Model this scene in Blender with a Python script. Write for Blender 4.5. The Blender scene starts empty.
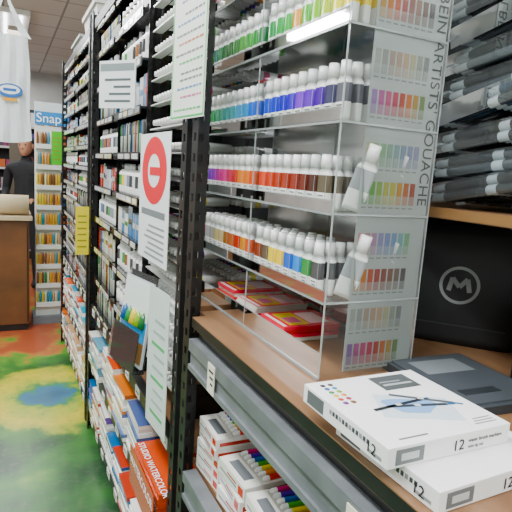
import bpy, math, random
from mathutils import Matrix, Vector
random.seed(7)
def C(h,a=1.0):
    h=h.lstrip('#'); r=[int(h[i:i+2],16)/255 for i in (0,2,4)]
    return tuple([(c/12.92 if c<=.04045 else ((c+.055)/1.055)**2.4) for c in r]+[a])
SC=bpy.context.scene
def link(o): SC.collection.objects.link(o); return o
# ---------------------------------------------------------------- materials
def newmat(name):
    m=bpy.data.materials.new(name); m.use_nodes=True
    nt=m.node_tree; return m,nt,nt.nodes['Principled BSDF']
def mat_attr(name,rough=.5,coat=0,metal=0):
    m,nt,b=newmat(name)
    a=nt.nodes.new('ShaderNodeAttribute'); a.attribute_name='Col'
    n=nt.nodes.new('ShaderNodeTexNoise'); n.inputs['Scale'].default_value=14; n.inputs['Detail'].default_value=4
    tc=nt.nodes.new('ShaderNodeTexCoord'); nt.links.new(tc.outputs['Object'],n.inputs['Vector'])
    mr=nt.nodes.new('ShaderNodeMapRange'); mr.inputs[3].default_value=.90; mr.inputs[4].default_value=1.04
    nt.links.new(n.outputs['Fac'],mr.inputs[0])
    hs=nt.nodes.new('ShaderNodeHueSaturation'); hs.inputs['Saturation'].default_value=1.15
    nt.links.new(a.outputs['Color'],hs.inputs['Color'])
    mx=nt.nodes.new('ShaderNodeVectorMath'); mx.operation='SCALE'
    nt.links.new(hs.outputs['Color'],mx.inputs[0]); nt.links.new(mr.outputs[0],mx.inputs['Scale'])
    nt.links.new(mx.outputs[0],b.inputs['Base Color'])
    b.inputs['Roughness'].default_value=rough; b.inputs['Coat Weight'].default_value=coat
    b.inputs['Metallic'].default_value=metal
    return m
def mat_noise(name,c1,c2,scale=8,rough=.5,stretch=(1,1,1),metal=0,detail=6,bump=0):
    m,nt,b=newmat(name)
    tc=nt.nodes.new('ShaderNodeTexCoord'); mp=nt.nodes.new('ShaderNodeMapping'); mp.inputs['Scale'].default_value=stretch
    n=nt.nodes.new('ShaderNodeTexNoise'); n.inputs['Scale'].default_value=scale; n.inputs['Detail'].default_value=detail
    r=nt.nodes.new('ShaderNodeValToRGB'); r.color_ramp.elements[0].position=.35; r.color_ramp.elements[1].position=.65
    r.color_ramp.elements[0].color=c1; r.color_ramp.elements[1].color=c2
    nt.links.new(tc.outputs['Object'],mp.inputs[0]); nt.links.new(mp.outputs[0],n.inputs['Vector'])
    nt.links.new(n.outputs['Fac'],r.inputs[0]); nt.links.new(r.outputs[0],b.inputs['Base Color'])
    b.inputs['Roughness'].default_value=rough; b.inputs['Metallic'].default_value=metal
    return m
def mat_acr(name,tint,ior=1.45,rough=.03,haze=0.0,hazecol=(.8,.85,.85,1)):
    m=bpy.data.materials.new(name); m.use_nodes=True; nt=m.node_tree; nt.nodes.clear()
    o=nt.nodes.new('ShaderNodeOutputMaterial'); t=nt.nodes.new('ShaderNodeBsdfTransparent'); t.inputs[0].default_value=tint
    g=nt.nodes.new('ShaderNodeBsdfGlossy'); g.inputs['Roughness'].default_value=rough
    f=nt.nodes.new('ShaderNodeFresnel'); f.inputs[0].default_value=ior
    mx=nt.nodes.new('ShaderNodeMixShader'); nt.links.new(f.outputs[0],mx.inputs[0])
    d=nt.nodes.new('ShaderNodeBsdfDiffuse'); d.inputs[0].default_value=hazecol
    m2=nt.nodes.new('ShaderNodeMixShader'); m2.inputs[0].default_value=haze
    nt.links.new(t.outputs[0],m2.inputs[1]); nt.links.new(d.outputs[0],m2.inputs[2])
    nt.links.new(m2.outputs[0],mx.inputs[1]); nt.links.new(g.outputs[0],mx.inputs[2]); nt.links.new(mx.outputs[0],o.inputs[0])
    return m
P=mat_attr('printed_paper',.55); G=mat_attr('glossy_print',.22,.4)
ACR=mat_acr('clear_acrylic',(.96,.98,.98,1),1.45,.03,.03)
ACE=mat_acr('acrylic_edge',(.85,.9,.9,1),1.5,.1,.32,(.85,.92,.92,1))
FROST=mat_acr('hazy_acrylic',(.9,.93,.93,1),1.35,.15,.55,(.72,.76,.76,1))
WOOD=mat_noise('shelf_wood',C('745034'),C('8e6a4a'),3,.34,(6,1.0,6))
WOODC=mat_noise('counter_wood',C('5a361a'),C('784a26'),3,.45,(1,6,1.2))
BLACK=mat_noise('black_paint',C('101010'),C('1c1c1c'),20,.4)
GREY=mat_noise('grey_steel',C('686c70'),C('7c8084'),12,.38,metal=.25)
WHITEW=mat_noise('wall_paint',C('b8b8b4'),C('c6c6c2'),3,.8)
DARKW=mat_noise('dark_pegboard',C('101415'),C('181e20'),5,.7)
INK,nt,b=newmat('black_ink'); b.inputs['Base Color'].default_value=C('1a1a1c'); b.inputs['Roughness'].default_value=.6
WINK,nt,b=newmat('white_ink'); b.inputs['Base Color'].default_value=C('f0f0f0'); b.inputs['Roughness'].default_value=.6
GINK,nt,b=newmat('grey_ink'); b.inputs['Base Color'].default_value=C('4a4e50')
# ---------------------------------------------------------------- mesh builder
class MB:
    def __init__(s): s.v=[];s.f=[];s.c=[];s.m=[];s.s=[]
    def add(s,vs,fs,col,M=None,mat=0,sm=False):
        k=len(s.v)
        for p in vs:
            p=Vector(p)
            if M is not None: p=M@p
            s.v.append(p)
        for i,f in enumerate(fs):
            s.f.append([k+j for j in f]); s.c.append(col[i] if isinstance(col,list) else col); s.m.append(mat); s.s.append(sm)
    def box(s,x0,x1,y0,y1,z0,z1,col,M=None,mat=0,top=None,front=None):
        vs=[(x0,y0,z0),(x1,y0,z0),(x1,y1,z0),(x0,y1,z0),(x0,y0,z1),(x1,y0,z1),(x1,y1,z1),(x0,y1,z1)]
        fs=[(0,3,2,1),(4,5,6,7),(0,1,5,4),(1,2,6,5),(2,3,7,6),(3,0,4,7)]
        cols=[col,top or col,col,col,col,front or col]
        s.add(vs,fs,cols,M,mat)
    def quad(s,a,b,c,d,col,M=None,mat=0): s.add([a,b,c,d],[(0,1,2,3)],col,M,mat)
    def loft(s,rings,cols,M=None,mat=0,cap=True,sm=True):
        n=len(rings[0]); vs=[p for r in rings for p in r]; fs=[];cc=[]
        for i in range(len(rings)-1):
            for j in range(n):
                fs.append((i*n+j,i*n+(j+1)%n,(i+1)*n+(j+1)%n,(i+1)*n+j)); cc.append(cols[i])
        if cap:
            fs.append(tuple(range(n-1,-1,-1))); cc.append(cols[0])
            fs.append(tuple((len(rings)-1)*n+j for j in range(n))); cc.append(cols[-1])
        s.add(vs,fs,cc,M,mat,sm)
    def rev(s,prof,cols,M=None,n=12,mat=0):
        rings=[[(r*math.cos(2*math.pi*j/n),r*math.sin(2*math.pi*j/n),z) for j in range(n)] for r,z in prof]
        s.loft(rings,cols,M,mat)
    def obj(s,name,mats,parent=None,bevel=0):
        me=bpy.data.meshes.new(name); me.from_pydata([tuple(p) for p in s.v],[],s.f)
        ca=me.color_attributes.new('Col','FLOAT_COLOR','CORNER')
        data=[]
        for f,c in zip(s.f,s.c):
            for _ in f: data.extend(c if len(c)==4 else (*c,1))
        ca.data.foreach_set('color',data)
        for m in mats: me.materials.append(m)
        me.polygons.foreach_set('material_index',s.m); me.polygons.foreach_set('use_smooth',s.s); me.update()
        o=link(bpy.data.objects.new(name,me))
        if parent: o.parent=parent
        if bevel:
            b=o.modifiers.new('bevel','BEVEL'); b.width=bevel; b.segments=2; b.limit_method='ANGLE'
        return o
def T(x,y,z): return Matrix.Translation((x,y,z))
def RZ(d): return Matrix.Rotation(math.radians(d),4,'Z')
def RX(d): return Matrix.Rotation(math.radians(d),4,'X')
def RY(d): return Matrix.Rotation(math.radians(d),4,'Y')
def empty(name,loc=(0,0,0)):
    e=link(bpy.data.objects.new(name,None)); e.empty_display_size=.1; return e
def text(s,M,size,mat,parent,name='printed_text',align='LEFT',sp=1.0):
    cu=bpy.data.curves.new(name,'FONT'); cu.body=s; cu.size=size; cu.align_x=align; cu.extrude=.0002; cu.space_character=sp
    cu.materials.append(mat); o=link(bpy.data.objects.new(name,cu)); o.parent=parent; o.matrix_world=M; return o
def frame(o,xd,yd):
    xd=Vector(xd).normalized(); yd=Vector(yd).normalized(); zd=xd.cross(yd)
    M=Matrix((xd,yd,zd)).transposed().to_4x4(); M.translation=Vector(o); return M
W=C('ececea'); K=C('0e0e0e'); GR=C('8a8c8c')
# ---------------------------------------------------------------- room
def shell(name,x0,x1,y0,y1,z0,z1,mat):
    m=MB(); m.box(x0,x1,y0,y1,z0,z1,W); return m.obj(name,[mat])
m,nt,b=newmat('painted_floor'); N=nt.nodes.new; L=nt.links.new
tc=N('ShaderNodeTexCoord'); nz=N('ShaderNodeTexNoise'); nz.inputs['Scale'].default_value=6; nz.inputs['Detail'].default_value=9; nz.inputs['Roughness'].default_value=.62
L(tc.outputs['Object'],nz.inputs['Vector'])
sub=N('ShaderNodeVectorMath'); sub.operation='SUBTRACT'; L(nz.outputs['Color'],sub.inputs[0]); sub.inputs[1].default_value=(.5,.5,.5)
sc=N('ShaderNodeVectorMath'); sc.operation='SCALE'; L(sub.outputs[0],sc.inputs[0]); sc.inputs['Scale'].default_value=.42
ad=N('ShaderNodeVectorMath'); ad.operation='ADD'; L(tc.outputs['Object'],ad.inputs[0]); L(sc.outputs[0],ad.inputs[1])
di=N('ShaderNodeVectorMath'); di.operation='SUBTRACT'; L(ad.outputs[0],di.inputs[0]); di.inputs[1].default_value=(.25,3.36,0)
flat=N('ShaderNodeVectorMath'); flat.operation='MULTIPLY'; flat.inputs[1].default_value=(1,1,0); L(di.outputs[0],flat.inputs[0])
ln=N('ShaderNodeVectorMath'); ln.operation='LENGTH'; L(flat.outputs[0],ln.inputs[0])
r=N('ShaderNodeValToRGB'); cr=r.color_ramp; cr.elements[0].position=0; cr.elements[0].color=C('245474')
cr.elements[1].position=.14; cr.elements[1].color=C('2a6a8a')
for p,c in ((.17,'2f8040'),(.23,'9aa82a'),(.34,'c0b020'),(.44,'9aa020'),(.50,'468024'),(.7,'245824')):
    e=cr.elements.new(p); e.color=C(c)
L(ln.outputs['Value'],r.inputs[0])
r2=N('ShaderNodeValToRGB'); c2=r2.color_ramp; c2.elements[0].position=.3; c2.elements[0].color=C('153f20')
c2.elements[1].position=.5; c2.elements[1].color=C('2f7024')
for p,c in ((.60,'5f9028'),(.64,'b07030'),(.72,'a04826')):
    e=c2.elements.new(p); e.color=C(c)
sx=N('ShaderNodeSeparateXYZ'); L(tc.outputs['Object'],sx.inputs[0])
n2=N('ShaderNodeTexNoise'); n2.inputs['Scale'].default_value=3.2; n2.inputs['Detail'].default_value=8; L(tc.outputs['Object'],n2.inputs['Vector'])
mr=N('ShaderNodeMapRange'); mr.inputs[1].default_value=3.85; mr.inputs[2].default_value=4.3; mr.inputs[3].default_value=-.10; mr.inputs[4].default_value=.22
L(sx.outputs['Y'],mr.inputs[0]); am=N('ShaderNodeMath'); L(n2.outputs['Fac'],am.inputs[0]); L(mr.outputs[0],am.inputs[1]); L(am.outputs[0],r2.inputs[0])
mk=N('ShaderNodeMapRange'); mk.inputs[1].default_value=.44; mk.inputs[2].default_value=.56; L(ln.outputs['Value'],mk.inputs[0])
mx=N('ShaderNodeMix'); mx.data_type='RGBA'; L(mk.outputs[0],mx.inputs[0]); L(r.outputs[0],mx.inputs[6]); L(r2.outputs[0],mx.inputs[7])
n3=N('ShaderNodeTexNoise'); n3.inputs['Scale'].default_value=26; n3.inputs['Detail'].default_value=8; L(tc.outputs['Object'],n3.inputs['Vector'])
w3=N('ShaderNodeMapRange'); w3.inputs[1].default_value=.5; w3.inputs[2].default_value=.7; w3.inputs[4].default_value=.35; L(n3.outputs['Fac'],w3.inputs[0])
m3=N('ShaderNodeMix'); m3.data_type='RGBA'; L(w3.outputs[0],m3.inputs[0]); L(mx.outputs[2],m3.inputs[6]); m3.inputs[7].default_value=C('5f6a48')
L(m3.outputs[2],b.inputs['Base Color']); b.inputs['Roughness'].default_value=.33
shell('floor',-3.1,2.3,-2.1,11.1,-.1,0,m)
m,nt,b=newmat('ceiling_tiles'); N=nt.nodes.new; L=nt.links.new
tc=N('ShaderNodeTexCoord'); br=N('ShaderNodeTexBrick'); br.offset=0; br.inputs['Scale'].default_value=1; br.inputs['Brick Width'].default_value=.6; br.inputs['Row Height'].default_value=.6
br.inputs['Mortar Size'].default_value=.012; br.inputs['Color1'].default_value=C('dcdcd8'); br.inputs['Color2'].default_value=C('d4d4d0'); br.inputs['Mortar'].default_value=C('9c9c98')
L(tc.outputs['Object'],br.inputs['Vector']); L(br.outputs['Color'],b.inputs['Base Color']); b.inputs['Roughness'].default_value=.9
shell('ceiling',-3.1,2.3,-2.1,11.1,3.1,3.2,m)
shell('wall_left',-3.1,-3.0,-2,11,0,3.1,WHITEW); shell('wall_right',2.2,2.3,-2,11,0,3.1,WHITEW)
shell('wall_front',-3,2.2,-2.1,-2.0,0,3.1,WHITEW); shell('wall_back',-3,2.2,11,11.1,0,3.1,WHITEW)
LE=bpy.data.materials.new('lamp_diffuser'); LE.use_nodes=True; bb=LE.node_tree.nodes['Principled BSDF']
bb.inputs['Emission Color'].default_value=(.96,.99,1,1); bb.inputs['Emission Strength'].default_value=8
for (x,y,en) in ((-.55,-1.2,52),(.9,-1.2,48),(-.45,.5,52),(-.45,2.1,54),(-.3,3.9,52),(-.45,5.6,46),(.1,7.2,60),(1.5,.6,34),(1.5,3.4,26),(-1.9,1.2,46),(-1.9,4.8,40),(.0,9.6,60)):  # first two, behind the camera, are added to brighten the chart card
    m=MB(); m.box(x-.17,x+.17,y-.62,y+.62,3.04,3.095,W)
    for dx in (-.08,.08):
        m.rev([(.018,-.58),(.018,.58)],[W],T(x+dx,y,3.02)@RX(90),10,1)
    o=m.obj('fluorescent_ceiling_light',[P,LE])
    ld=bpy.data.lights.new('tube_glow','AREA'); ld.shape='RECTANGLE'; ld.size=.3; ld.size_y=1.2; ld.energy=en; ld.color=(.955,.985,1)
    lo=link(bpy.data.objects.new('tube_glow',ld)); lo.location=(x,y,2.99); lo.parent=o
# ---------------------------------------------------------------- shelving units
def post(m,x0,y0,z1,sx=1,sy=1):
    t=.003; w=.042
    def leg(axis):
        def bx(a0,a1,z0,zz):
            if axis=='y': m.box(x0 if sx>0 else x0-t,(x0+t) if sx>0 else x0,min(y0+sy*a0,y0+sy*a1),max(y0+sy*a0,y0+sy*a1),z0,zz,K)
            else: m.box(min(x0+sx*a0,x0+sx*a1),max(x0+sx*a0,x0+sx*a1),min(y0,y0+sy*t),max(y0,y0+sy*t),z0,zz,K)
        s0=0 if axis=='y' else t
        bx(s0,.013,0,z1); bx(.029,w,0,z1)
        z=0
        while z<z1:
            bx(.013,.029,z,min(z+.028,z1)); z+=.048
    leg('y'); leg('x')
def beam(m,y0,y1,z0,z1,mat,x=.41):
    h=z1-z0
    m.box(x,x+.03,y0,y1,z0,z1,K,mat=mat); m.box(x-.006,x,y0,y1,z0+h*.62,z1,K,mat=mat); m.box(x-.006,x,y0,y1,z0,z0+h*.16,K,mat=mat)
def unit(name,y0,y1,levels,top=True):
    m=MB()
    post(m,.405,y0,2.25,1,1); post(m,.405,y1,2.25,1,-1); post(m,1.10,y0,2.25,-1,1); post(m,1.10,y1,2.25,-1,-1)
    for z in levels:
        m.box(.445,1.06,y0+.005,y1-.005,z-.02,z,K,mat=2)
        m.box(.412,.44,y0+.045,y1-.045,z-.045,z,K,mat=0)
    m.box(1.101,1.108,y0,y1,.05,2.2,K,mat=3)
    return m
UA=unit('a',-.62,1.21,[.12,.42])
UA.box(.445,1.06,-.61,1.205,1.115,1.14,K,mat=2); UA.box(.41,.445,-.57,1.162,1.115,1.14,K,mat=2)
UA.box(.4095,.41,-.57,1.162,1.116,1.138,C('1a1410'))
UA.box(.43,.445,-.57,1.162,1.085,1.115,K); beam(UA,-.575,1.163,1.008,1.085,1)  # black strip below the board stands in for the shadow above the beam
UA.box(.445,1.06,-.61,1.205,.72,.735,K,mat=2); beam(UA,-.575,1.163,.655,.728,1)
UA.obj('metal_shelving_unit',[BLACK,GREY,WOOD,DARKW])
UB=unit('b',1.25,2.88,[.12,.42,.735,2.2]); UB.box(.445,1.06,1.255,1.40,1.115,1.14,K,mat=2)
UB.obj('metal_shelving_unit',[BLACK,GREY,WOOD,DARKW])
UC=unit('c',2.94,4.42,[.12,.42,.735,2.2]); UC.obj('metal_shelving_unit',[BLACK,GREY,WOOD,DARKW])
m=MB()
for y,w in ((.44,.055),(.98,.04)):
    m.box(.4015,.4035,y,y+w,1.012,1.078,C('e0dccc'))
    for k in range(3): m.box(.4008,.4014,y+.006,y+w-.008-.006*k,1.06-.014*k,1.065-.014*k,C('303030'))
m.obj('shelf_price_tags',[P])
# ---------------------------------------------------------------- acrylic display
E=empty('acrylic_paint_display')
X0,X1,Y0,Y1=.50,.712,.73,1.38
SH=[1.283,1.44,1.594,1.749,1.904,2.06]
m=MB()
for y in (Y0,(Y0+Y1)/2,Y1):
    m.quad((X0,y,1.142),(X1,y,1.142),(X1,y,2.1),(X0,y,2.1),W)
    m.box(X0-.0012,X0+.0008,y-.0015,y+.0015,1.141,2.1,W,mat=1); m.box(X1-.001,X1+.001,y-.0015,y+.0015,1.141,2.1,W,mat=1)
m.quad((X1,Y0,1.142),(X1,Y1,1.142),(X1,Y1,2.1),(X1,Y0,2.1),W,mat=2)
for z in SH:
    m.quad((X0,Y0,z),(X1,Y0,z),(X1,Y1,z),(X0,Y1,z),W)
    m.box(X0-.003,X0,Y0,Y1,z-.004,z+.001,W,mat=1)
    m.quad((X0-.003,Y0,z),(X0-.003,Y1,z),(X0-.003,Y1,z+.022),(X0-.003,Y0,z+.022),W)
    m.box(X0-.004,X0-.003,Y0,Y1,z+.021,z+.0225,W,mat=1)
    m.box(X0,X1,Y0-.0022,Y0-.0005,z-.003,z+.0005,W,mat=1)
# lower front tray panels
m.quad((X0-.001,Y0,1.142),(X0-.001,Y1,1.142),(X0-.001,Y1,1.19),(X0-.001,Y0,1.19),W)
m.box(X0-.002,X0,Y0,Y1,1.189,1.1905,W,mat=1)
m.box(X0-.003,X0,Y0,Y1,1.1405,1.146,W,mat=1)
m.obj('acrylic_body',[ACR,ACE,FROST],E)
m=MB(); cx0,cx1=.552,.7085; yy=Y0+.002
CB='b6bdba'
m.box(cx0,cx1,yy,yy+.001,1.15,2.085,C(CB))
pal=[['9068a8','b05090','c04c7c','c0405c','b84830','c87030','b08c30','6a8040'],
     ['8a8a80','70706a','906440','a4703c','b88848','a89c60','7a7a60','505050'],
     ['b88c40','c87c34','b85430','a44034','883c30','805038','70584c','504848'],
     ['c85868','b84c78','a04c90','6a5cb0','4c5cb0','3c7ab8','3c9aa0','4aa05c'],
     ['50a060','64a448','88a848','acac48','b8b040','c09038','b86c38','a04c38'],
     ['b8b048','90a848','58a058','409060','3c7a84','386c98','444c98','645898']]
for i,z in enumerate([1.144]+SH[:5]):
    for rr in range(2):
        zz=z+.018+rr*.066
        for k in range(8):
            x=cx0+.006+k*.0152
            c=C(pal[(i*2+rr)%6][k])
            f=.9 if rr==0 else .6
            bg=C(CB); c1=tuple(c[q]*f+bg[q]*(1-f) for q in range(3))+(1,); c2_=tuple(c[q]*f*.6+bg[q]*(1-f*.6) for q in range(3))+(1,)
            m.box(x,x+.0112,yy-.0006,yy,zz+.016,zz+.040,c1); m.box(x,x+.0112,yy-.0006,yy,zz,zz+.016,c2_)   # masstone / tint halves
            m.box(x,x+.010,yy-.0006,yy,zz-.007,zz-.0045,C('8a908e'))
m.obj('colour_chart_card',[P],E)
text("HOLBEIN ARTISTS' GOUACHE",frame((.6845,yy-.001,1.895),(0,0,-1),(1,0,0)),.031,GINK,E,'chart_lettering',sp=1.06)
# ---------------------------------------------------------------- tubes
def sring(wy,wx,z,e,n=12):
    out=[]
    for j in range(n):
        t=2*math.pi*(j+.5)/n; c,s_=math.cos(t),math.sin(t)
        out.append((math.copysign(abs(c)**e,c)*wx,math.copysign(abs(s_)**e,s_)*wy,z))
    return out
def tube(m,M,col,label=True,sc=1,cap=C('dcdcd8')):
    w=C('ecedea')
    spec=[(.0152,.0060,.0,.35,w),(.0152,.0072,.008,.35,w),(.0152,.0078,.031,.35,col),(.0150,.0085,.062,.45,w),(.0140,.0100,.067,.8,C('d8dad8')),(.0085,.0085,.074,1,cap),(.0100,.0100,.0745,1,cap),(.0090,.0090,.098,1,cap)]
    rings=[sring(a*sc,b_*sc,z*sc,e) for a,b_,z,e,c in spec]; cols=[spec[i][4] for i in range(len(spec)-1)]
    m.loft(rings,cols,M)
    if label:
        for k,zz in enumerate((.025,.019,.013)):
            m.box(-.0086,-.0082,-.009,(.008-.004*k),zz,(zz+.0018),C('606462'),M)
        m.box(-.0086,-.0082,-.0152,-.0142,.006,.060,C('909290'),M)
rowcols=[
 (1.283,['1c1c20','4a4a4c','3f8a4a','3f8ae0','2a62c8','f0c820','f0d030','5a4a3a','8a3a22','e85a20','d88a30','ba3a28','ba6a4a','9a6030','b8a87a','c0b080','9a9a98','aaaaa8']),
 (1.44,['2a2a2c','5a5040','4a2a22','6a2a1e','8a2a1c','9a3018','aa3416','c83a1a','e0401c','e85818','f07a20','f08a2a','e83a2a','e02a5a','e84a9a','d8409a','9a3aaa','7a3aaa']),
 (1.594,['5a5a64','3a3a58','5a3a9a','6a3aba','7a3ac8','4a3abc','3a3ac0','2a3ac8','2248d0','1f5ad8','1c6ce0','2a98d8','2aaae8','1faab8','1a9aa0','1a9a88','1a8a5a','1f8a4a']),
 (1.749,['f0d830','e8e040','b8d038','88c838','50b838','e89a20','3ab048','28a84a','1a9a48','1f8444','2a9a3a','3aaa3a','4ab83a','2f8a30','267a2c','1f7030','2a7a4a','1a6a58']),
 (1.904,['f04020','e83030','e02850','f07020','f8a020','f0c828','f8e840','f8f060','e8f048','f0e0a0','f8c0a0','f09090','f0a0b8','e0a0c8','d898c8','c090c0','e04080','d83060'])]
for z,cs in rowcols:
    m=MB(); half=(Y1-Y0)/2; loose=z<1.5
    for i,c in enumerate(cs):
        if loose and i==0: continue
        y=Y0+.020+(i%9)*.0345+(half if i>=9 else 0)
        if i%9==0 and i: y+=.002
        nd=random.choice([3,4,4])
        for d in range(nd):
            j=random.uniform(-.0015,.0015)
            tube(m,T(X0+.013+d*.0235+abs(j),y+(j if d else 0),z+.0012)@RZ(random.uniform(-4,4)),C(c),d==0,cap=C(random.choice(['ececea','e0e0dc','d2d4d4'])))
    if loose:    # bigger loose tubes dropped in at the near end, leaning
        tube(m,T(X0+.052,Y0+.022,z+.005)@RZ(50)@RY(-3)@RX(16),C('9aa0a2'),True,1.22,C('e8e8e6'))
        tube(m,T(X0+.115,Y0+.022,z+.005)@RZ(70)@RX(20),C('b8bcbc'),False,1.1,C('e8e8e6'))
    m.obj('gouache_tube_row',[G])
def stack(m,x0,x1,y0,y1,z0,n,t,cols,jit=.004,top=None,rot=2):
    z=z0
    for i in range(n):
        c=C(random.choice(cols)); cx,cy=(x0+x1)/2,(y0+y1)/2
        M=T(cx+random.uniform(-jit,jit),cy+random.uniform(-jit,jit),z)@RZ(random.uniform(-rot,rot))
        hx,hy=(x1-x0)/2,(y1-y0)/2
        m.box(-hx,hx,-hy,hy,0,t*.96,c,M,top=C(top) if (top and i==n-1) else c)
        z+=t
    return z,M
m=MB()
for (y0,y1,n) in ((.93,1.045,4),(1.07,1.18,5),(1.20,1.31,6)):
    z,M=stack(m,.535,.68,y0,y1,1.141,n,.0085,['e0dcd4','d83a3a','e04a5a','e8e4dc'],.003,'e04a5a')
    m.box(-.05,.0,-.045,.045,.0083,.0088,C('e8c84a'),M); m.box(.005,.055,-.04,.04,.0083,.0088,C('f0c8c8'),M)
    m.box(-.045,-.01,-.03,.01,.0088,.0092,C('e07a9a'),M); m.box(-.068,-.06,-.05,.05,.0083,.0088,C('f0e0e0'),M)
m.obj('stack_of_paint_booklets',[G])
# ---------------------------------------------------------------- white boxes on counter
def wbox(x0,x1,y0,y1,z0,rot,rich):
    E=empty('brush_marker_box'); m=MB(); cx,cy=(x0+x1)/2,(y0+y1)/2; hx,hy=(x1-x0)/2,(y1-y0)/2; h=.0275
    M=T(cx,cy,z0)@RZ(rot)
    w=C('eeeeec')
    m.box(-hx,hx,-hy,hy,0,h,w,M)
    m.obj('box_body',[P],E,.0012)
    m=MB(); t=h+.0002; e=.0004
    f=-hx-.0002
    m.box(f-e,f,hy-.055,hy-.012,.004,h-.004,C('5a5e60'),M)
    for k in range(12): m.box(f-e,f,hy-.075-.0075*k,hy-.070-.0075*k,.014,.020,C('404448') if k%3 else C('8a8c8e'),M)
    m.box(f-e,f,-hy+.01,-hy+.035,.006,.010,C('8a8e90'),M)
    f=-hy-.0002
    m.box(-hx+.012,-hx+.055,f-e,f,.004,h-.004,C('6a6e70'),M); m.box(-hx+.02,-hx+.047,f-e*2,f-e,.009,.018,C('c0c2c2'),M)
    if rich:
        m.box(.005,.072,hy-.058,hy-.012,t,t+e,C('4c5052'),M); m.box(.012,.065,hy-.045,hy-.040,t+e,t+2*e,C('a8acac'),M); m.box(.012,.05,hy-.034,hy-.031,t+e,t+2*e,C('909494'),M)
        sw=['1c1c1c','3a3a3a','2a5a9a','3a8ac0','3a8a4a','8ab040','e0c030','e08a28','d04028','b02a5a','7a3a8a','7a5030']
        for k,c in enumerate(sw):
            m.rev([(.0042,0),(.0042,e)],[C(c)],M@T(-hx+.022+(k%2)*.013,hy-.016-(k//2)*.0118,t),10)
        mm=M@T(.005,-.014,t)@RZ(-20)
        m.quad((-.05,-.035,0),(.06,-.04,0),(.062,.028,0),(-.045,.035,0),C('ccd6e0'),mm)
        pts=[(.036*math.cos(a)*(1+.25*math.sin(3*a)),.026*math.sin(a)*(1+.2*math.cos(2*a)),.0003) for a in [2*math.pi*j/20 for j in range(20)]]
        m.add(pts,[tuple(range(20))],C('88a8d0'),mm)
        for a,ox,oy,c in ((25,-.01,.004,'1c1e22'),(8,.015,-.006,'30343a'),(-14,.035,.01,'50555a')):
            q=M@T(ox,oy-.01,t+.0004)@RZ(a-20)
            m.box(-.045,.045,-.003,.003,0,.0004,C(c),q); m.box(.045,.058,-.0018,.0018,0,.0004,C('3a6a9a'),q); m.box(-.005,.004,-.0031,.0031,.0004,.0006,C('c8c8c8'),q)
        for k in range(3): m.box(hx-.05+.004*k,hx-.012,-hy+.012+.006*k,-hy+.014+.006*k,t,t+e,C('8a8e90'),M)
        m.box(-.075,-.03,-hy+.012,-hy+.0145,t,t+e,C('6a6e70'),M)
    else:
        m.box(-.02,.05,-.02,.03,t,t+e,C('a8b4c0'),M)
    m.obj('box_print',[P],E)
    text('12',M@frame((-hx-.001,-hy+.040,.006),(0,-1,0),(0,0,1)),.02,INK,E)
    text('12',M@frame((.0,-hy-.001,.006),(1,0,0),(0,0,1)),.02,INK,E)
    text('water brush markers',M@frame((.026,-hy-.001,.014),(1,0,0),(0,0,1)),.007,INK,E)
    text('twin tip set',M@frame((.026,-hy-.001,.006),(1,0,0),(0,0,1)),.006,GINK,E)
wbox(.422,.63,.37,.56,1.1405,1.5,False)
wbox(.395,.598,.42,.612,1.1685,-.5,True)
m=MB(); M=T(.745,.63,1.1405)@RZ(-4)
m.box(-.095,.095,-.11,.11,0,.016,C('303438'),M,top=C('3c4146'))
m.box(-.085,.085,-.10,.10,.016,.019,C('464b50'),M); m.box(-.06,.05,.02,.08,.019,.0196,C('7a8084'),M); m.box(-.06,.02,-.07,-.05,.019,.0196,C('2a2e32'),M)
m.obj('pencil_tin_pack',[P],None,.002)
E=empty('black_marker_bag'); m=MB(); M=T(.955,.845,1.1405)@RZ(41.5-90+1)
rings=[]
for z,k,d in ((0,.94,.9),(.02,1,1),(.20,1,1),(.25,.93,.8),(.275,.75,.5)):
    rings.append([(math.copysign(abs(math.cos(t))**.4,math.cos(t))*.13*k,math.copysign(abs(math.sin(t))**.4,math.sin(t))*.05*d,z) for t in [2*math.pi*(j+.5)/28 for j in range(28)]])
m.loft(rings,[C('1a1e1f')]*4,M)
m.box(-.10,.10,-.0525,-.050,.045,.048,C('2c2f30'),M); m.rev([(.006,-.05),(.006,.05)],[C('222222')],M@T(0,0,.283)@RY(90),10)
m.obj('bag_body',[P],E)
m=MB(); R=M@T(-.005,-.0535,.14)@RX(90)
n=32
for k in range(n):
    a,b2=2*math.pi*k/n,2*math.pi*(k+1)/n
    m.quad((.036*math.cos(a),.036*math.sin(a),0),(.043*math.cos(a),.043*math.sin(a),0),(.043*math.cos(b2),.043*math.sin(b2),0),(.036*math.cos(b2),.036*math.sin(b2),0),C('9aa0a0'))
for i in range(len(m.v)): m.v[i]=R@m.v[i]
pts=[(-.022,-.014),(-.016,.016),(0,-.004),(.016,.016),(.022,-.014)]
for (a,b_),(c,d) in zip(pts,pts[1:]):
    dx,dy=c-a,d-b_; l=math.hypot(dx,dy); nx,ny=-dy/l*.005,dx/l*.005
    m.quad((a-nx,b_-ny,.0002),(c-nx,d-ny,.0002),(c+nx,d+ny,.0002),(a+nx,b_+ny,.0002),C('9aa0a0'),R)
m.obj('round_logo',[P],E)
m=MB(); m.box(.86,1.0,.46,.62,1.1405,1.26,C('16191c')); m.box(.858,.86,.48,.60,1.17,1.24,C('2a3038')); m.box(.852,1.005,.455,.625,1.26,1.272,C('0e1012'))
m.obj('black_storage_case',[P],None,.003)
m=MB(); m.box(.76,1.095,-.3,1.16,1.435,1.456,K); m.box(.755,.76,-.3,1.16,1.437,1.455,C('8a6a4a'),mat=1)
for y in (-.2,.45,1.12): m.box(.79,1.095,y,y+.012,1.385,1.435,K)
m.obj('rear_wooden_shelf',[WOOD,G])
m=MB(); z=1.458; lay=0
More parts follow.
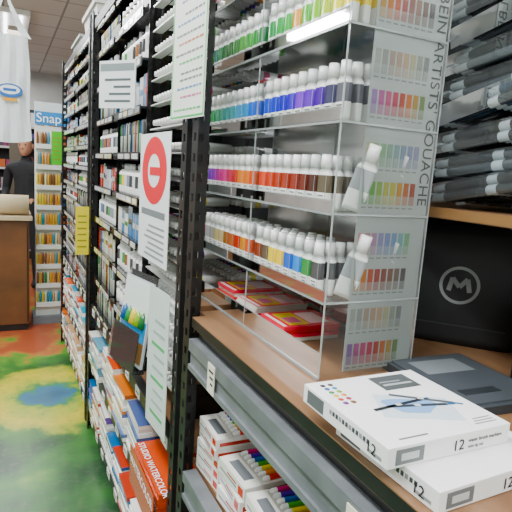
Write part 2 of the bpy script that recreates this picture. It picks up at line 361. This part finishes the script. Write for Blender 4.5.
while z<2.10:
    for k in range(4):
        M0=T(.772+k*.082+random.uniform(-.004,.004),.80-random.uniform(0,.035),z+.003)@RZ(random.uniform(-2,9))@RX(-random.uniform(8,13))
        for lv_ in range(2):
            for q in range(4):
                x=.008+q*.0178+(.004 if lv_ else 0)
                c=C(random.choice(['1a1c20','20242a','2c3036','181b20','3a3f45']+(['26364c','3a4654'] if lay<5 else ['4a5056','343a42'])))
                c2_=C(random.choice(['aab2b8','c8ced2','8a9298','969ea4']))
                m.rev([(.004,.002),(.0078,.006),(.0082,.034),(.0082,.036),(.0095,.040),(.0095,.13),(.0097,.131),(.0097,.15),(.0095,.151),(.0095,.24),(.0085,.25),(.0085,.38)],
                      [c2_,c2_,C('50565c'),c,c,c2_,c2_,c2_,c,c2_,c],M0@T(x,0,.0098+lv_*.0185)@RX(90),10)
        m.box(-.003,.076,-.008,.016,.016,.020,C('9aa4aa'),M0)
        m.quad((-.003,.012,.0385),(.080,.012,.0385),(.080,-.37,.0385),(-.003,-.37,.0385),W,M0,mat=1)
        m.quad((-.003,.012,.0),(-.003,.012,.0385),(-.003,-.37,.0385),(-.003,-.37,.0),W,M0,mat=1)
    z+=.0495; lay+=1
m.obj('marker_pen_packs',[G,ACR])
# ---------------------------------------------------------------- lower shelf paint sets
m=MB()
rb=['e03028','f08a20','f0e040','4aaa3a','2a6ac0','5a3aaa','d83a7a','7a4028']
def setbox(m,x0,x1,y0,y1,z0,h,cols,rot=0,vis=True):
    cx,cy=(x0+x1)/2,(y0+y1)/2; hx,hy=(x1-x0)/2,(y1-y0)/2; M=T(cx,cy,z0)@RZ(rot)
    m.box(-hx,hx,-hy,hy,0,h,C('e8e6e0'),M); t=h+.0003
    if vis:
        m.box(-hx*.9,-hx*.45,-hy*.9,hy*.9,h,t,C('f0eee8'),M); m.box(-hx*.45,hx*.9,-hy*.9,hy*.9,h,t,C('c4c0b4'),M)
        n=7
        for k in range(n):
            y=-hy*.8+k*hy*1.6/(n-1)
            m.rev([(.002,0),(.006,.004),(.0065,.016),(.0065,hx*.85),(.004,hx*.9),(.004,hx*1.15)],[C('d8d8d8'),W,C(cols[k%len(cols)]),C('e0e0e0'),C('e8e8e8')],M@T(-hx*.4,y,t+.003)@RY(90),8)
        m.box(-hx*.85,-hx*.55,-hy*.6,hy*.6,t,t+.0003,C('707478'),M)
    m.box(-hx-.0004,-hx,-hy*.9,-hy*.55,h*.2,h*.8,C('c83a32'),M); m.box(-hx-.0004,-hx,-hy*.4,hy*.85,h*.35,h*.5,C('8a8c90'),M); m.box(-hx-.0004,-hx,-hy*.4,hy*.3,h*.6,h*.72,C('b0504a'),M)
    m.box(-hx*.9,hx*.3,-hy-.0004,-hy,h*.3,h*.65,C('b04a44'),M)
    return z0+h
def pile(n,x0,x1,y0,y1,h=.03):
    z=.7355
    for k in range(n):
        z=setbox(m,x0,x1,y0,y1,z,h,rb,random.uniform(-4,4),k==n-1)+(.001 if k<n-1 else 0)
pile(5,.445,.60,1.04,1.17,.026); pile(3,.445,.61,.89,1.025,.034); pile(3,.44,.60,.735,.87,.034); pile(2,.44,.62,.56,.715,.036)
pile(6,.625,.80,1.03,1.18); pile(5,.63,.81,.86,1.01,.034); pile(5,.63,.81,.70,.84,.034); pile(5,.64,.82,.52,.68,.034)
stack(m,.83,1.04,.85,1.17,.7355,18,.014,['b83028','e0e0dc','c84030','d8d4c8'],.005)
stack(m,.83,1.04,.45,.80,.7355,17,.015,['e0e0dc','b83028','d8d4c8'],.005)
m.obj('boxed_paint_sets',[G])
m=MB()
for i in range(6):
    M=T(.462,.98+i*.030,1.052)@RX(180)
    tube(m,M,C(random.choice(rb)),True,1.0)
    m.box(.461,.463,.979+i*.030,.981+i*.030,1.05,1.1149,C('8a8a8a'))
m.obj('hanging_watercolor_tubes',[G])
# ---------------------------------------------------------------- notice sheet on posts
m=MB(); x=.392
M=T(x,1.225,1.616)@RZ(4)
m.box(-.0005,.0005,-.105,.105,0,.34,C('e4e6dc'),M)
for k,(c,zz) in enumerate([('5ab070',.02),('c07090',.05),('6a8ab8',.07),('707478',.09),('707478',.105),('5ab070',.13),('707478',.15),('c07860',.175),('707478',.195),('6a8ab8',.22),('707478',.24),('9a70b0',.27),('5ab070',.30)]):
    yb=-.085
    while yb<random.uniform(.02,.085):
        w=random.uniform(.008,.022); m.box(-.0012,-.0006,yb,yb+w,zz,zz+.0045,C(c),M); yb+=w+.006
for y in (-.102,.098): m.box(-.0012,-.0006,y,y+.004,.004,.336,C('4ab868'),M)
m.box(-.0012,-.0006,-.1,.1,.004,.008,C('4ab868'),M)
m.obj('handwritten_notice',[P])
# ---------------------------------------------------------------- middle bay: hanging tube racks
m=MB(); z=.86
while z<2.12:
    m.box(.47,.475,1.405,1.76,z-.022,z-.014,K); m.box(.80,.805,1.405,1.76,z-.022,z-.014,K)
    m.box(.440,.470,1.405,1.76,z-.024,z-.020,C('d8d8d4'))
    for i in range(11):
        y=1.42+i*.032; c=C(random.choice(rb+['4a4a4a','8a8a8a']))
        for xs in (.445,.62):
            m.rev([(.0085,0),(.0085,.02),(.006,.022),(.0135,.03),(.0135,.06),(.0135,.08),(.0125,.15)],[C('e4e4e0'),C('c8c8c4'),W,W,c,W],T(xs,y,z)@RY(90),10)
    z+=.078
for y in (1.40,1.765):
    m.box(.47,.48,y,y+.005,.84,2.15,K); m.box(.80,.81,y,y+.005,.84,2.15,K)
    m.box(.47,.81,y,y+.004,.738,.85,K)
m.obj('paint_tube_rack',[G])
E=empty('red_circle_sign'); m=MB(); M=T(.400,1.535,1.21)@RZ(2)
m.box(-.001,.001,-.15,.15,0,.385,C('e0e4e4'),M)
n=28
for k in range(n):
    a,b2=2*math.pi*k/n,2*math.pi*(k+1)/n
    f=lambda r,t:(-.0016,-r*math.cos(t),.275+r*math.sin(t)*.8)
    m.quad(f(.062,a),f(.062,b2),f(.125,b2),f(.125,a),C('d8182a'),M)
m.box(-.0022,-.0016,-.07,.04,.262,.286,C('d8182a'),M)
m.box(-.0016,-.001,-.12,.12,.138,.158,C('707478'),M)
for k in range(6): m.box(-.0016,-.001,-.12,.08-.02*(k%3),.015+.018*k,.022+.018*k,C('8a8e92'),M)
m.obj('sign_panel',[P],E)
m=MB(); M=T(.365,1.66,.85)@RZ(12)@RY(8)
m.box(-.004,.004,-.10,.10,.0,.28,C('c8ccd0'),M)
m.box(-.0046,-.004,-.095,.095,.15,.275,C('d8e0dc'),M); m.box(-.0046,-.004,-.095,.095,.08,.15,C('4a8ab8'),M); m.box(-.0046,-.004,-.095,.095,.01,.08,C('8a6a48'),M)
for k in range(5): m.rev([(.001,0),(.018,.012),(.012,.05),(.001,.06)],[C(['2a6a3a','8ab040','e0c030','3a8a4a','2a5a9a'][k])]*3,M@T(-.005,-.07+.034*k,.12)@RY(0),6)
m.box(-.03,-.028,-.105,.105,-.01,.12,W,M,mat=1); m.box(-.03,.01,-.105,.105,-.014,-.01,W,M,mat=1); m.box(.006,.008,-.105,.105,-.01,.30,W,M,mat=1)
m.obj('magazine_in_clear_holder',[G,ACR])
m=MB(); M=T(.385,1.375,.86)@RZ(5)
m.box(-.0008,.0008,-.08,.08,-.12,.30,C('ccd6d0'),M)
for k in range(9): m.box(-.0014,-.0008,-.055,.045-.01*(k%3),-.08+.035*k,-.07+.035*k,C('5aaa70') if k%3==0 else C('a0b0aa'),M)
m.obj('hanging_flyer',[P])
# ---------------------------------------------------------------- middle/far bays
def bottle(m,x,y,z,c,h=.12,r=.022):
    m.rev([(r*.9,0),(r,.006),(r,h*.25),(r,h*.62),(r*.95,h*.7),(r*.45,h*.8),(r*.5,h*.81),(r*.45,h)],[W,W,c,W,W,K,C(random.choice(['e0e0e0','202020','e0e0e0']))],T(x,y,z),10)
def jar(m,x,y,z,c,h=.08,r=.03):
    m.rev([(r*.95,0),(r,.005),(r,h*.2),(r,h*.7),(r*.9,h*.76),(r*1.02,h*.77),(r,h)],[c,c,W,c,c,C('e8e8e4')],T(x,y,z),12)
PRC=['d04a30','3a7ab0','3a8a4a','d8c040','303030','d8d8d4','303034','c8c8c4','d8d8d4','8a5a38','d0d0cc','c8c8c8','3a3a3a','e0e0dc','50545a','7a8288']
def insert(name,y0,y1,levels,kinds,x0=.45,depth=.30,side=True,off=.014):
    m=MB(); n=len(levels)
    for i,z in enumerate(levels):
        m.box(x0,x0+depth,y0+.004,y1-.004,z-.008,z,K); m.box(x0-.004,x0,y0+.004,y1-.004,z-.026,z+.004,C('121212'))
        yy=y0+.02
        while yy<y1-.1:
            w=random.uniform(.05,.10); m.box(x0-.006,x0-.0042,yy,yy+w,z-.021,z-.002,C(random.choice(['dcdcd8','e4e4e0','e0dcb0','d0d4d4']))); yy+=w+random.uniform(.005,.05)
        if i==n-1: break
        H=levels[i+1]-z-.03; k=kinds[i%len(kinds)]; y=y0+.035; xb=x0+off-.002
        while y<y1-.03:
            c=C(random.choice(PRC))
            if k=='b':
                h=min(H*.95,.12)
                for d in range(3): bottle(m,xb+.026+.055*d,y,z+.0005,c,h)
                y+=.05
            elif k=='j':
                for d in range(3): jar(m,xb+.033+.07*d,y,z+.0005,c,min(H,.085))
                y+=.066
            elif k=='x':
                w=random.uniform(.03,.07); h=H*random.uniform(.6,.9)
                m.box(xb+.008,xb+.16,y-.02,y-.02+w,z+.0005,z+h,c,top=C('c8c8c4'),front=C(random.choice(['dcdcd8','d8d8d4','c8ccd0','c84a30','5a8ab8','e8e8e4'])))
                m.box(xb+.0074,xb+.008,y-.015,y-.025+w,z+h*.4,z+h*.6,c); y+=w+.006
            else:
                for d in range(3): m.rev([(.008,0),(.008,H*.55),(.0088,H*.56),(.0088,H*.85),(.005,H*.92)],[W if random.random()<.5 else c,K,c,c],T(xb+.012+.022*d,y-.01,z+.0005),8)
                y+=.021
    if side:
        m.box(x0+.02,x0+depth,y0,y0+.004,levels[0]-.008,levels[-1]+.02,K); m.box(x0+.05,x0+depth,y1-.004,y1,levels[0]-.008,levels[-1]+.02,K)
    m.box(x0+depth,x0+depth+.004,y0,y1,levels[0]-.008,levels[-1]+.02,K)
    m.obj(name,[G])
lv=[.745,.90,1.06,1.22,1.38,1.54,1.70,1.86,2.02,2.16]
insert('black_product_shelf',1.82,2.30,lv,['m','j','b','x','b','m','x','b','j'],.422)
insert('black_product_shelf',2.33,2.82,lv,['m','m','x','b','x','b','m','x'],.422)
lv2=[.745,.87,.99,1.11,1.23,1.35,1.47,1.59,1.71,1.83,1.95,2.07,2.16]
insert('black_product_shelf',3.0,3.66,lv2,['x','m','b','x','m','b','b','x'],.418)
insert('black_product_shelf',3.70,4.37,lv2,['x','b','x','m','b','x','j','x'],.418)
E=empty('shelf_header_sign'); m=MB(); M=T(.355,1.90,1.70)@RZ(38)
m.box(-.002,.002,-.08,.08,-.01,.15,C('dce0de'),M)
m.box(-.0026,-.002,-.075,.075,.115,.14,C('7a8484'),M)
for k in range(4): m.box(-.0026,-.002,-.06,.055-.02*(k%3),.01+.024*k,.018+.024*k,C('50585a'),M)
m.obj('header_panel',[P],E)
m=MB(); m.box(.357,.4155,1.905,1.911,1.75,1.756,C('303030')); m.obj('bracket',[P],E)
for nm,y,zc,c,x0,x1 in (('yellow_shelf_sign',2.875,1.13,'e0cc20',.335,.403),('green_shelf_sign',4.43,1.585,'5ac040',.33,.41)):
    m=MB(); m.box(x0,x1,y,y+.0015,zc-.13,zc+.13,C(c))
    for k in range(6): m.box(x0+.01,x1-.012,y-.0006,y,zc-.09+.033*k,zc-.082+.033*k,C('8a8a30'))
    m.box(x1,x1+.012,y,y+.0015,zc-.01,zc+.01,C('8a8a8a')); m.obj(nm,[P])
PC=['f0eee8','e8e6de','f0f0ec']
E=empty('watercolor_pad_stack'); m=MB()
stack(m,.39,.70,1.33,1.64,.4205,9,.015,['c8421e','d04a22','b83a1c'],.002,'d05030',.5)
m.obj('pads',[G],E)
m=MB(); m.box(.376,.3785,1.33,1.64,.4205,.556,C('c8421e')); m.obj('front_cover',[G],E)
text('STUDIO WATERCOLOR',frame((.40,1.63,.5572),(0,-1,0),(1,0,0)),.030,WINK,E)
text('WATERCOLOR',frame((.3755,1.63,.50),(0,-1,0),(0,0,1)),.042,WINK,E)
m=MB()
def pads(y0,y1,z0,hmax,cols,x0=.40):
    y=y0
    while y<y1-.12:
        w=random.uniform(.16,.26); w=min(w,y1-y); c=random.sample(cols,2)
        n=int(random.uniform(.6,1)*hmax/.016); stack(m,x0+random.uniform(0,.02),.74,y,y+w-.012,z0+.0005,n,.016,c+PC,.004,c[0]); y+=w
pads(1.67,2.85,.42,.24,['f0eee8','5a6a9a','f0eee8','c84a2a','e8e6de','6a9ab0','d07030'])
pads(1.30,2.85,.12,.22,['7a5a9a','3a6a9a','f0eee8','e8e6de','b8544a'])
pads(2.98,4.40,.42,.24,['f0eee8','3a9ab8','d85a22','e8e6de','d04a2a'])
pads(2.98,4.40,.12,.22,['c8a070','c8a07a','f0eee8','d86a2a','3a9ab8'])
pads(.2,1.15,.42,.22,['f0eee8','b83a2a','e8e6de','5a4a8a'],.43)
pads(.2,1.15,.12,.22,['f0eee8','c85a2a','3a6a9a'],.43)
m.obj('paper_pad_stacks',[G])
m=MB()
for z in (.12,.42,.735):
    for y0,y1 in ((1.3,2.82),(3.0,4.36)):
        y=y0+.03
        while y<y1-.08:
            m.box(.4085,.4115,y,y+.06,z-.040,z-.006,C('e4e2d8')); m.box(.408,.4085,y+.008,y+.045,z-.026,z-.020,C('404040')); y+=.17
m.obj('shelf_price_labels',[P])
m=MB()
for (y0,y1,c,h) in ((1.55,2.1,'8fb09a',.20),(2.2,2.75,'c8ccc4',.16),(3.1,3.6,'d0d0cc',.18),(3.75,4.2,'a8b0b0',.12)):
    rings=[[(.46+a*.40-k*(.02 if a==0 else -.02),y0+(y1-y0)*b_+(k*.02 if b_ else -k*.02),2.201+h*z) for a,b_ in ((0,0),(1,0),(1,1),(0,1))] for z,k in ((0,-1),(.85,0),(.86,.6),(1,.6))]
    m.loft(rings,[C(c)]*3,sm=False)
m.obj('storage_totes',[P])
# ---------------------------------------------------------------- far area
m=MB(); m.box(-1.3,.18,4.77,5.35,.06,.97,K); m.box(-1.28,.17,4.79,5.33,0,.06,K,mat=1); m.box(-1.33,.205,4.74,5.38,.97,1.005,C('c8b698'),mat=2)
for x in (-.86,-.35,.16): m.box(x,x+.012,4.765,4.77,.08,.96,C('3a2412'),mat=2)
m.obj('wooden_sales_counter',[WOODC,BLACK,G],None,.004)
m=MB(); m.rev([(.025,-.7),(.085,-.7),(.085,.53),(.025,.53)],[C('c0a888'),C('dccbac'),C('c0a888')],T(-.35,4.90,1.091)@RY(90),24); m.obj('kraft_paper_roll',[P])
E=empty('pen_display_stand'); m=MB()
x,y=.345,5.05
m.box(x-.13,x+.13,y-.12,y+.12,0,.07,C('70767a')); m.box(x-.105,x+.105,y-.07,y+.07,.07,1.78,C('d8dcd8'))
for r_ in range(9):
    z=.16+r_*.178
    m.box(x-.105,x+.105,y-.115,y-.071,z,z+.04,C('e4e4e0'))
    for k in range(9):
        c=C(random.choice(['e8d020','f09a20','3a9ac0','2a8a4a','d8b890','e8b030','f0e8c0','e8d020','8a5a3a']))
        m.rev([(.009,0),(.009,.11),(.004,.13)],[c,c],T(x-.09+k*.0225,y-.093,z+.015),6)
m.box(x-.11,x+.17,y-.075,y+.0,1.79,1.98,C('c8d0d0')); m.box(x-.11,x+.17,y-.08,y-.075,1.79,1.90,C('2f7fc0'))
m.obj('stand_body',[P],E)
text('Snap',frame((x-.10,y-.082,1.81),(1,0,0),(0,0,1)),.11,WINK,E)
m=MB()
def bagpt(u,v,s):
    w=.135-.012*v
    x=u*w+.004*math.sin(9*v+2*u); y=s*.016*(1-u*u)*(.35+.65*(1-v))+.008*math.sin(5*u+7*v)+.005*math.sin(11*u-4*v)
    return (.01+x,3.5+y,1.60+.60*v-.02*(1-u*u)*(1 if v<.05 else 0))
NU,NV=14,18
for s in (-1,1):
    for i in range(NU):
        for j in range(NV):
            q=[bagpt(-1+2*a/NU,b_/NV,s) for a,b_ in ((i,j),(i+1,j),(i+1,j+1),(i,j+1))]
            m.add(q,[(0,1,2,3)],C('e0e4e6'),None,0,True)
for s in (-1,1):
    for i in range(8):
        t0,t1=i/8,(i+1)/8
        f=lambda t,o:(.01+s*(.10*(1-t)**1.2+.012)+o*(.020*(1-t)+.006),3.5+.004*math.sin(8*t),2.19+.22*t)
        m.quad(f(t0,-1),f(t0,1),f(t1,1),f(t1,-1),C('e0e4e6'))
m.rev([(.003,2.39),(.003,3.09)],[C('909090')],T(.01,3.5,0),6)
def disc(cx,cz,rx,rz,yo,c):
    pts=[(cx+rx*math.cos(a),yo,cz+rz*math.sin(a)) for a in [2*math.pi*j/24 for j in range(24)]]; m.add(pts,[tuple(range(24))],C(c))
disc(.03,1.88,.07,.040,3.470,'3a6ab0'); disc(.03,1.885,.055,.026,3.4692,'e8ecf0'); m.box(-.005,.065,3.4675,3.4685,1.876,1.892,C('3a6ab0')); m.box(-.01,.07,3.4675,3.4685,1.820,1.838,C('e0a040'))
m.obj('hanging_plastic_bag',[P])
def gondola(x0,x1,y,zt,dark):
    m=MB(); m.box(x0,x1,y+.3,y+.34,0,zt,C(dark)); m.box(x0,x1,y,y+.3,0,.12,C(dark))
    m.box(x0,x0+.03,y,y+.3,.12,zt,C(dark)); m.box(x1-.03,x1,y,y+.3,.12,zt,C(dark))
    z=.12
    while z<zt-.1:
        m.box(x0+.03,x1-.03,y+.01,y+.3,z,z+.02,C('303030')); m.box(x0+.03,x1-.03,y+.004,y+.01,z-.01,z+.02,C('b0b0ac'))
        xx=x0+.05
        while xx<x1-.13:
            w=random.uniform(.04,.1); h=random.uniform(.12,.24); m.box(xx,xx+w,y+.05,y+.25,z+.0205,z+h,C(random.choice(['3a3a44','7a3a5a','2a4a7a','a85a30','8a8a88','c8c8c4','2a5a3a','5a2a2a','202024','5a4a7a']))); xx+=w+.01
        z+=.3
    m.obj('store_gondola_shelf',[P])
gondola(-2.4,1.9,8.3,2.2,'1c1a1e'); gondola(.75,2.1,5.9,2.2,'26242a')
m=MB(); m.box(.05,.18,7.2,7.33,0,3.1,C('50483c')); m.box(.03,.20,7.18,7.35,0,.12,C('3a342c')); m.obj('wooden_support_column',[P])
def person(px,py):
    E=empty('store_clerk')
    me=bpy.data.meshes.new('clothed_body')
    V=[((0,0,.93),.15,.11),((0,0,1.08),.14,.10),((0,0,1.25),.17,.115),((0,-.005,1.38),.15,.10),((0,-.01,1.45),.06,.06),((0,-.015,1.53),.05,.05),
       ((.19,0,1.38),.062,.062),((.24,.01,1.12),.045,.045),((.17,-.20,1.03),.034,.034),((-.19,0,1.38),.062,.062),((-.24,.01,1.12),.045,.045),((-.17,-.20,1.03),.034,.034),
       ((.09,0,.84),.09,.09),((.10,-.01,.48),.06,.06),((.10,.02,.09),.045,.045),((.11,-.11,.04),.04,.035),((-.09,0,.84),.09,.09),((-.10,-.01,.48),.06,.06),((-.10,.02,.09),.045,.045),((-.11,-.11,.04),.04,.035)]
    Ed=[(0,1),(1,2),(2,3),(3,4),(4,5),(3,6),(6,7),(7,8),(3,9),(9,10),(10,11),(0,12),(12,13),(13,14),(14,15),(0,16),(16,17),(17,18),(18,19)]
    me.from_pydata([v[0] for v in V],Ed,[]); o=link(bpy.data.objects.new('clothed_body',me)); o.parent=E
    sk=o.modifiers.new('skin','SKIN')
    for i,v in enumerate(V): me.skin_vertices[0].data[i].radius=(v[1],v[2])
    me.skin_vertices[0].data[0].use_root=True
    s=o.modifiers.new('sub','SUBSURF'); s.levels=2; s.render_levels=2
    cm,nt,b=newmat('black_clothes'); b.inputs['Base Color'].default_value=C('121317'); b.inputs['Roughness'].default_value=.85; me.materials.append(cm)
    smt,nt,b=newmat('skin'); b.inputs['Base Color'].default_value=C('a87458'); b.inputs['Roughness'].default_value=.55
    hm,nt,b=newmat('dark_hair'); b.inputs['Base Color'].default_value=C('1c1512')
    m=MB(); rings=[]
    for z,rx,ry,oy in ((-.115,.02,.02,-.05),(-.105,.035,.045,-.035),(-.07,.056,.075,-.015),(-.03,.068,.088,-.005),(.02,.074,.094,0),(.06,.072,.092,.004),(.095,.055,.07,.006),(.112,.02,.03,.006)):
        rings.append([(math.cos(t)*rx,math.sin(t)*ry+oy,z) for t in [2*math.pi*j/20 for j in range(20)]])
    m.loft(rings,[W]*7)
    m.loft([[(-.008,-.088,.01),(.008,-.088,.01),(.006,-.08,.012),(-.006,-.08,.012)],[(-.015,-.09,-.03),(.015,-.09,-.03),(.012,-.07,-.03),(-.012,-.07,-.03)]],[W])
    m.loft([[(-.009,-.11,-.022),(.009,-.11,-.022),(.012,-.08,-.022),(-.012,-.08,-.022)],[(-.012,-.10,-.036),(.012,-.10,-.036),(.012,-.08,-.036),(-.012,-.08,-.036)]],[W])
    for s_ in (-1,1): m.loft([[(s_*.070,.0+.016*math.cos(t),.03*math.sin(t)-.005) for t in [2*math.pi*j/10 for j in range(10)]],[(s_*.084,.008+.016*math.cos(t),.03*math.sin(t)-.003) for t in [2*math.pi*j/10 for j in range(10)]]],[W])
    h=m.obj('head',[smt],E); h.matrix_world=T(0,-.02,1.625)
    m=MB()
    for s_ in (-1,1): m.rev([(.001,-.001),(.009,0),(.001,.002)],[W,K],T(s_*.03,-.088,.01)@RX(90),10)
    m.box(-.022,.022,-.083,-.079,-.062,-.056,C('8a4a42')); h2=m.obj('eyes_and_mouth',[P],E); h2.matrix_world=T(0,-.02,1.625)
    m=MB(); rings=[]
    for z,rx,ry,oy in ((-.06,.06,.05,.05),(-.01,.078,.07,.035),(.045,.081,.088,.018),(.08,.077,.098,.004),(.115,.05,.07,.005),(.128,.02,.03,.005)):
        rings.append([(math.cos(t)*rx,math.sin(t)*ry+oy,z) for t in [2*math.pi*j/20 for j in range(20)]])
    m.loft(rings,[W]*5); hh=m.obj('hair',[hm],E); hh.matrix_world=T(0,-.02,1.625)
    for s_ in (-1,1):
        pts=[(0,0,0)];ed=[];rad=[.024]
        pts.append((0,-.05,-.005)); ed.append((0,1)); rad.append(.026)
        for k,(dx,l) in enumerate(((-.026,.068),(-.009,.078),(.009,.074),(.026,.058))):
            a=len(pts); pts+= [(dx,-.085,-.005),(dx*1.1,-.085-l*.5,-.012),(dx*1.1,-.085-l*.85,-.034)]; rad+=[.0095,.0085,.007]; ed+=[(1,a),(a,a+1),(a+1,a+2)]
        a=len(pts); pts+=[(-s_*.03,-.03,-.006),(-s_*.055,-.065,-.012),(-s_*.058,-.09,-.02)]; rad+=[.011,.0095,.008]; ed+=[(0,a),(a,a+1),(a+1,a+2)]
        me=bpy.data.meshes.new('hand'); me.from_pydata(pts,ed,[]); o=link(bpy.data.objects.new('hand',me)); o.parent=E
        o.modifiers.new('skin','SKIN')
        for i,r_ in enumerate(rad): me.skin_vertices[0].data[i].radius=(r_,r_*.8)
        me.skin_vertices[0].data[0].use_root=True
        q=o.modifiers.new('sub','SUBSURF'); q.levels=1; q.render_levels=2; me.materials.append(smt); o.matrix_world=T(s_*.165,-.23,1.045)
    E.location=(px,py,0); E.rotation_euler=(0,0,math.radians(-25))
person(.22,6.4)
# ---------------------------------------------------------------- world + camera
w=bpy.data.worlds.new('world'); SC.world=w; w.use_nodes=True; w.node_tree.nodes['Background'].inputs[0].default_value=(.5,.5,.5,1); w.node_tree.nodes['Background'].inputs[1].default_value=.3
psi,th,ro=math.radians(26.24),math.radians(9.2),math.radians(3.8)
F=Vector((math.sin(psi)*math.cos(th),math.cos(psi)*math.cos(th),-math.sin(th)))
R0=Vector((math.cos(psi),-math.sin(psi),0)); U0=R0.cross(F)
R=math.cos(ro)*R0+math.sin(ro)*U0; U=math.cos(ro)*U0-math.sin(ro)*R0
cd=bpy.data.cameras.new('camera'); cam=link(bpy.data.objects.new('camera',cd))
Mx=Matrix((R,U,-F)).transposed().to_4x4(); Mx.translation=(0,0,1.5); cam.matrix_world=Mx
cd.sensor_width=36; cd.lens=515/512*36; cd.clip_start=.02
SC.camera=cam
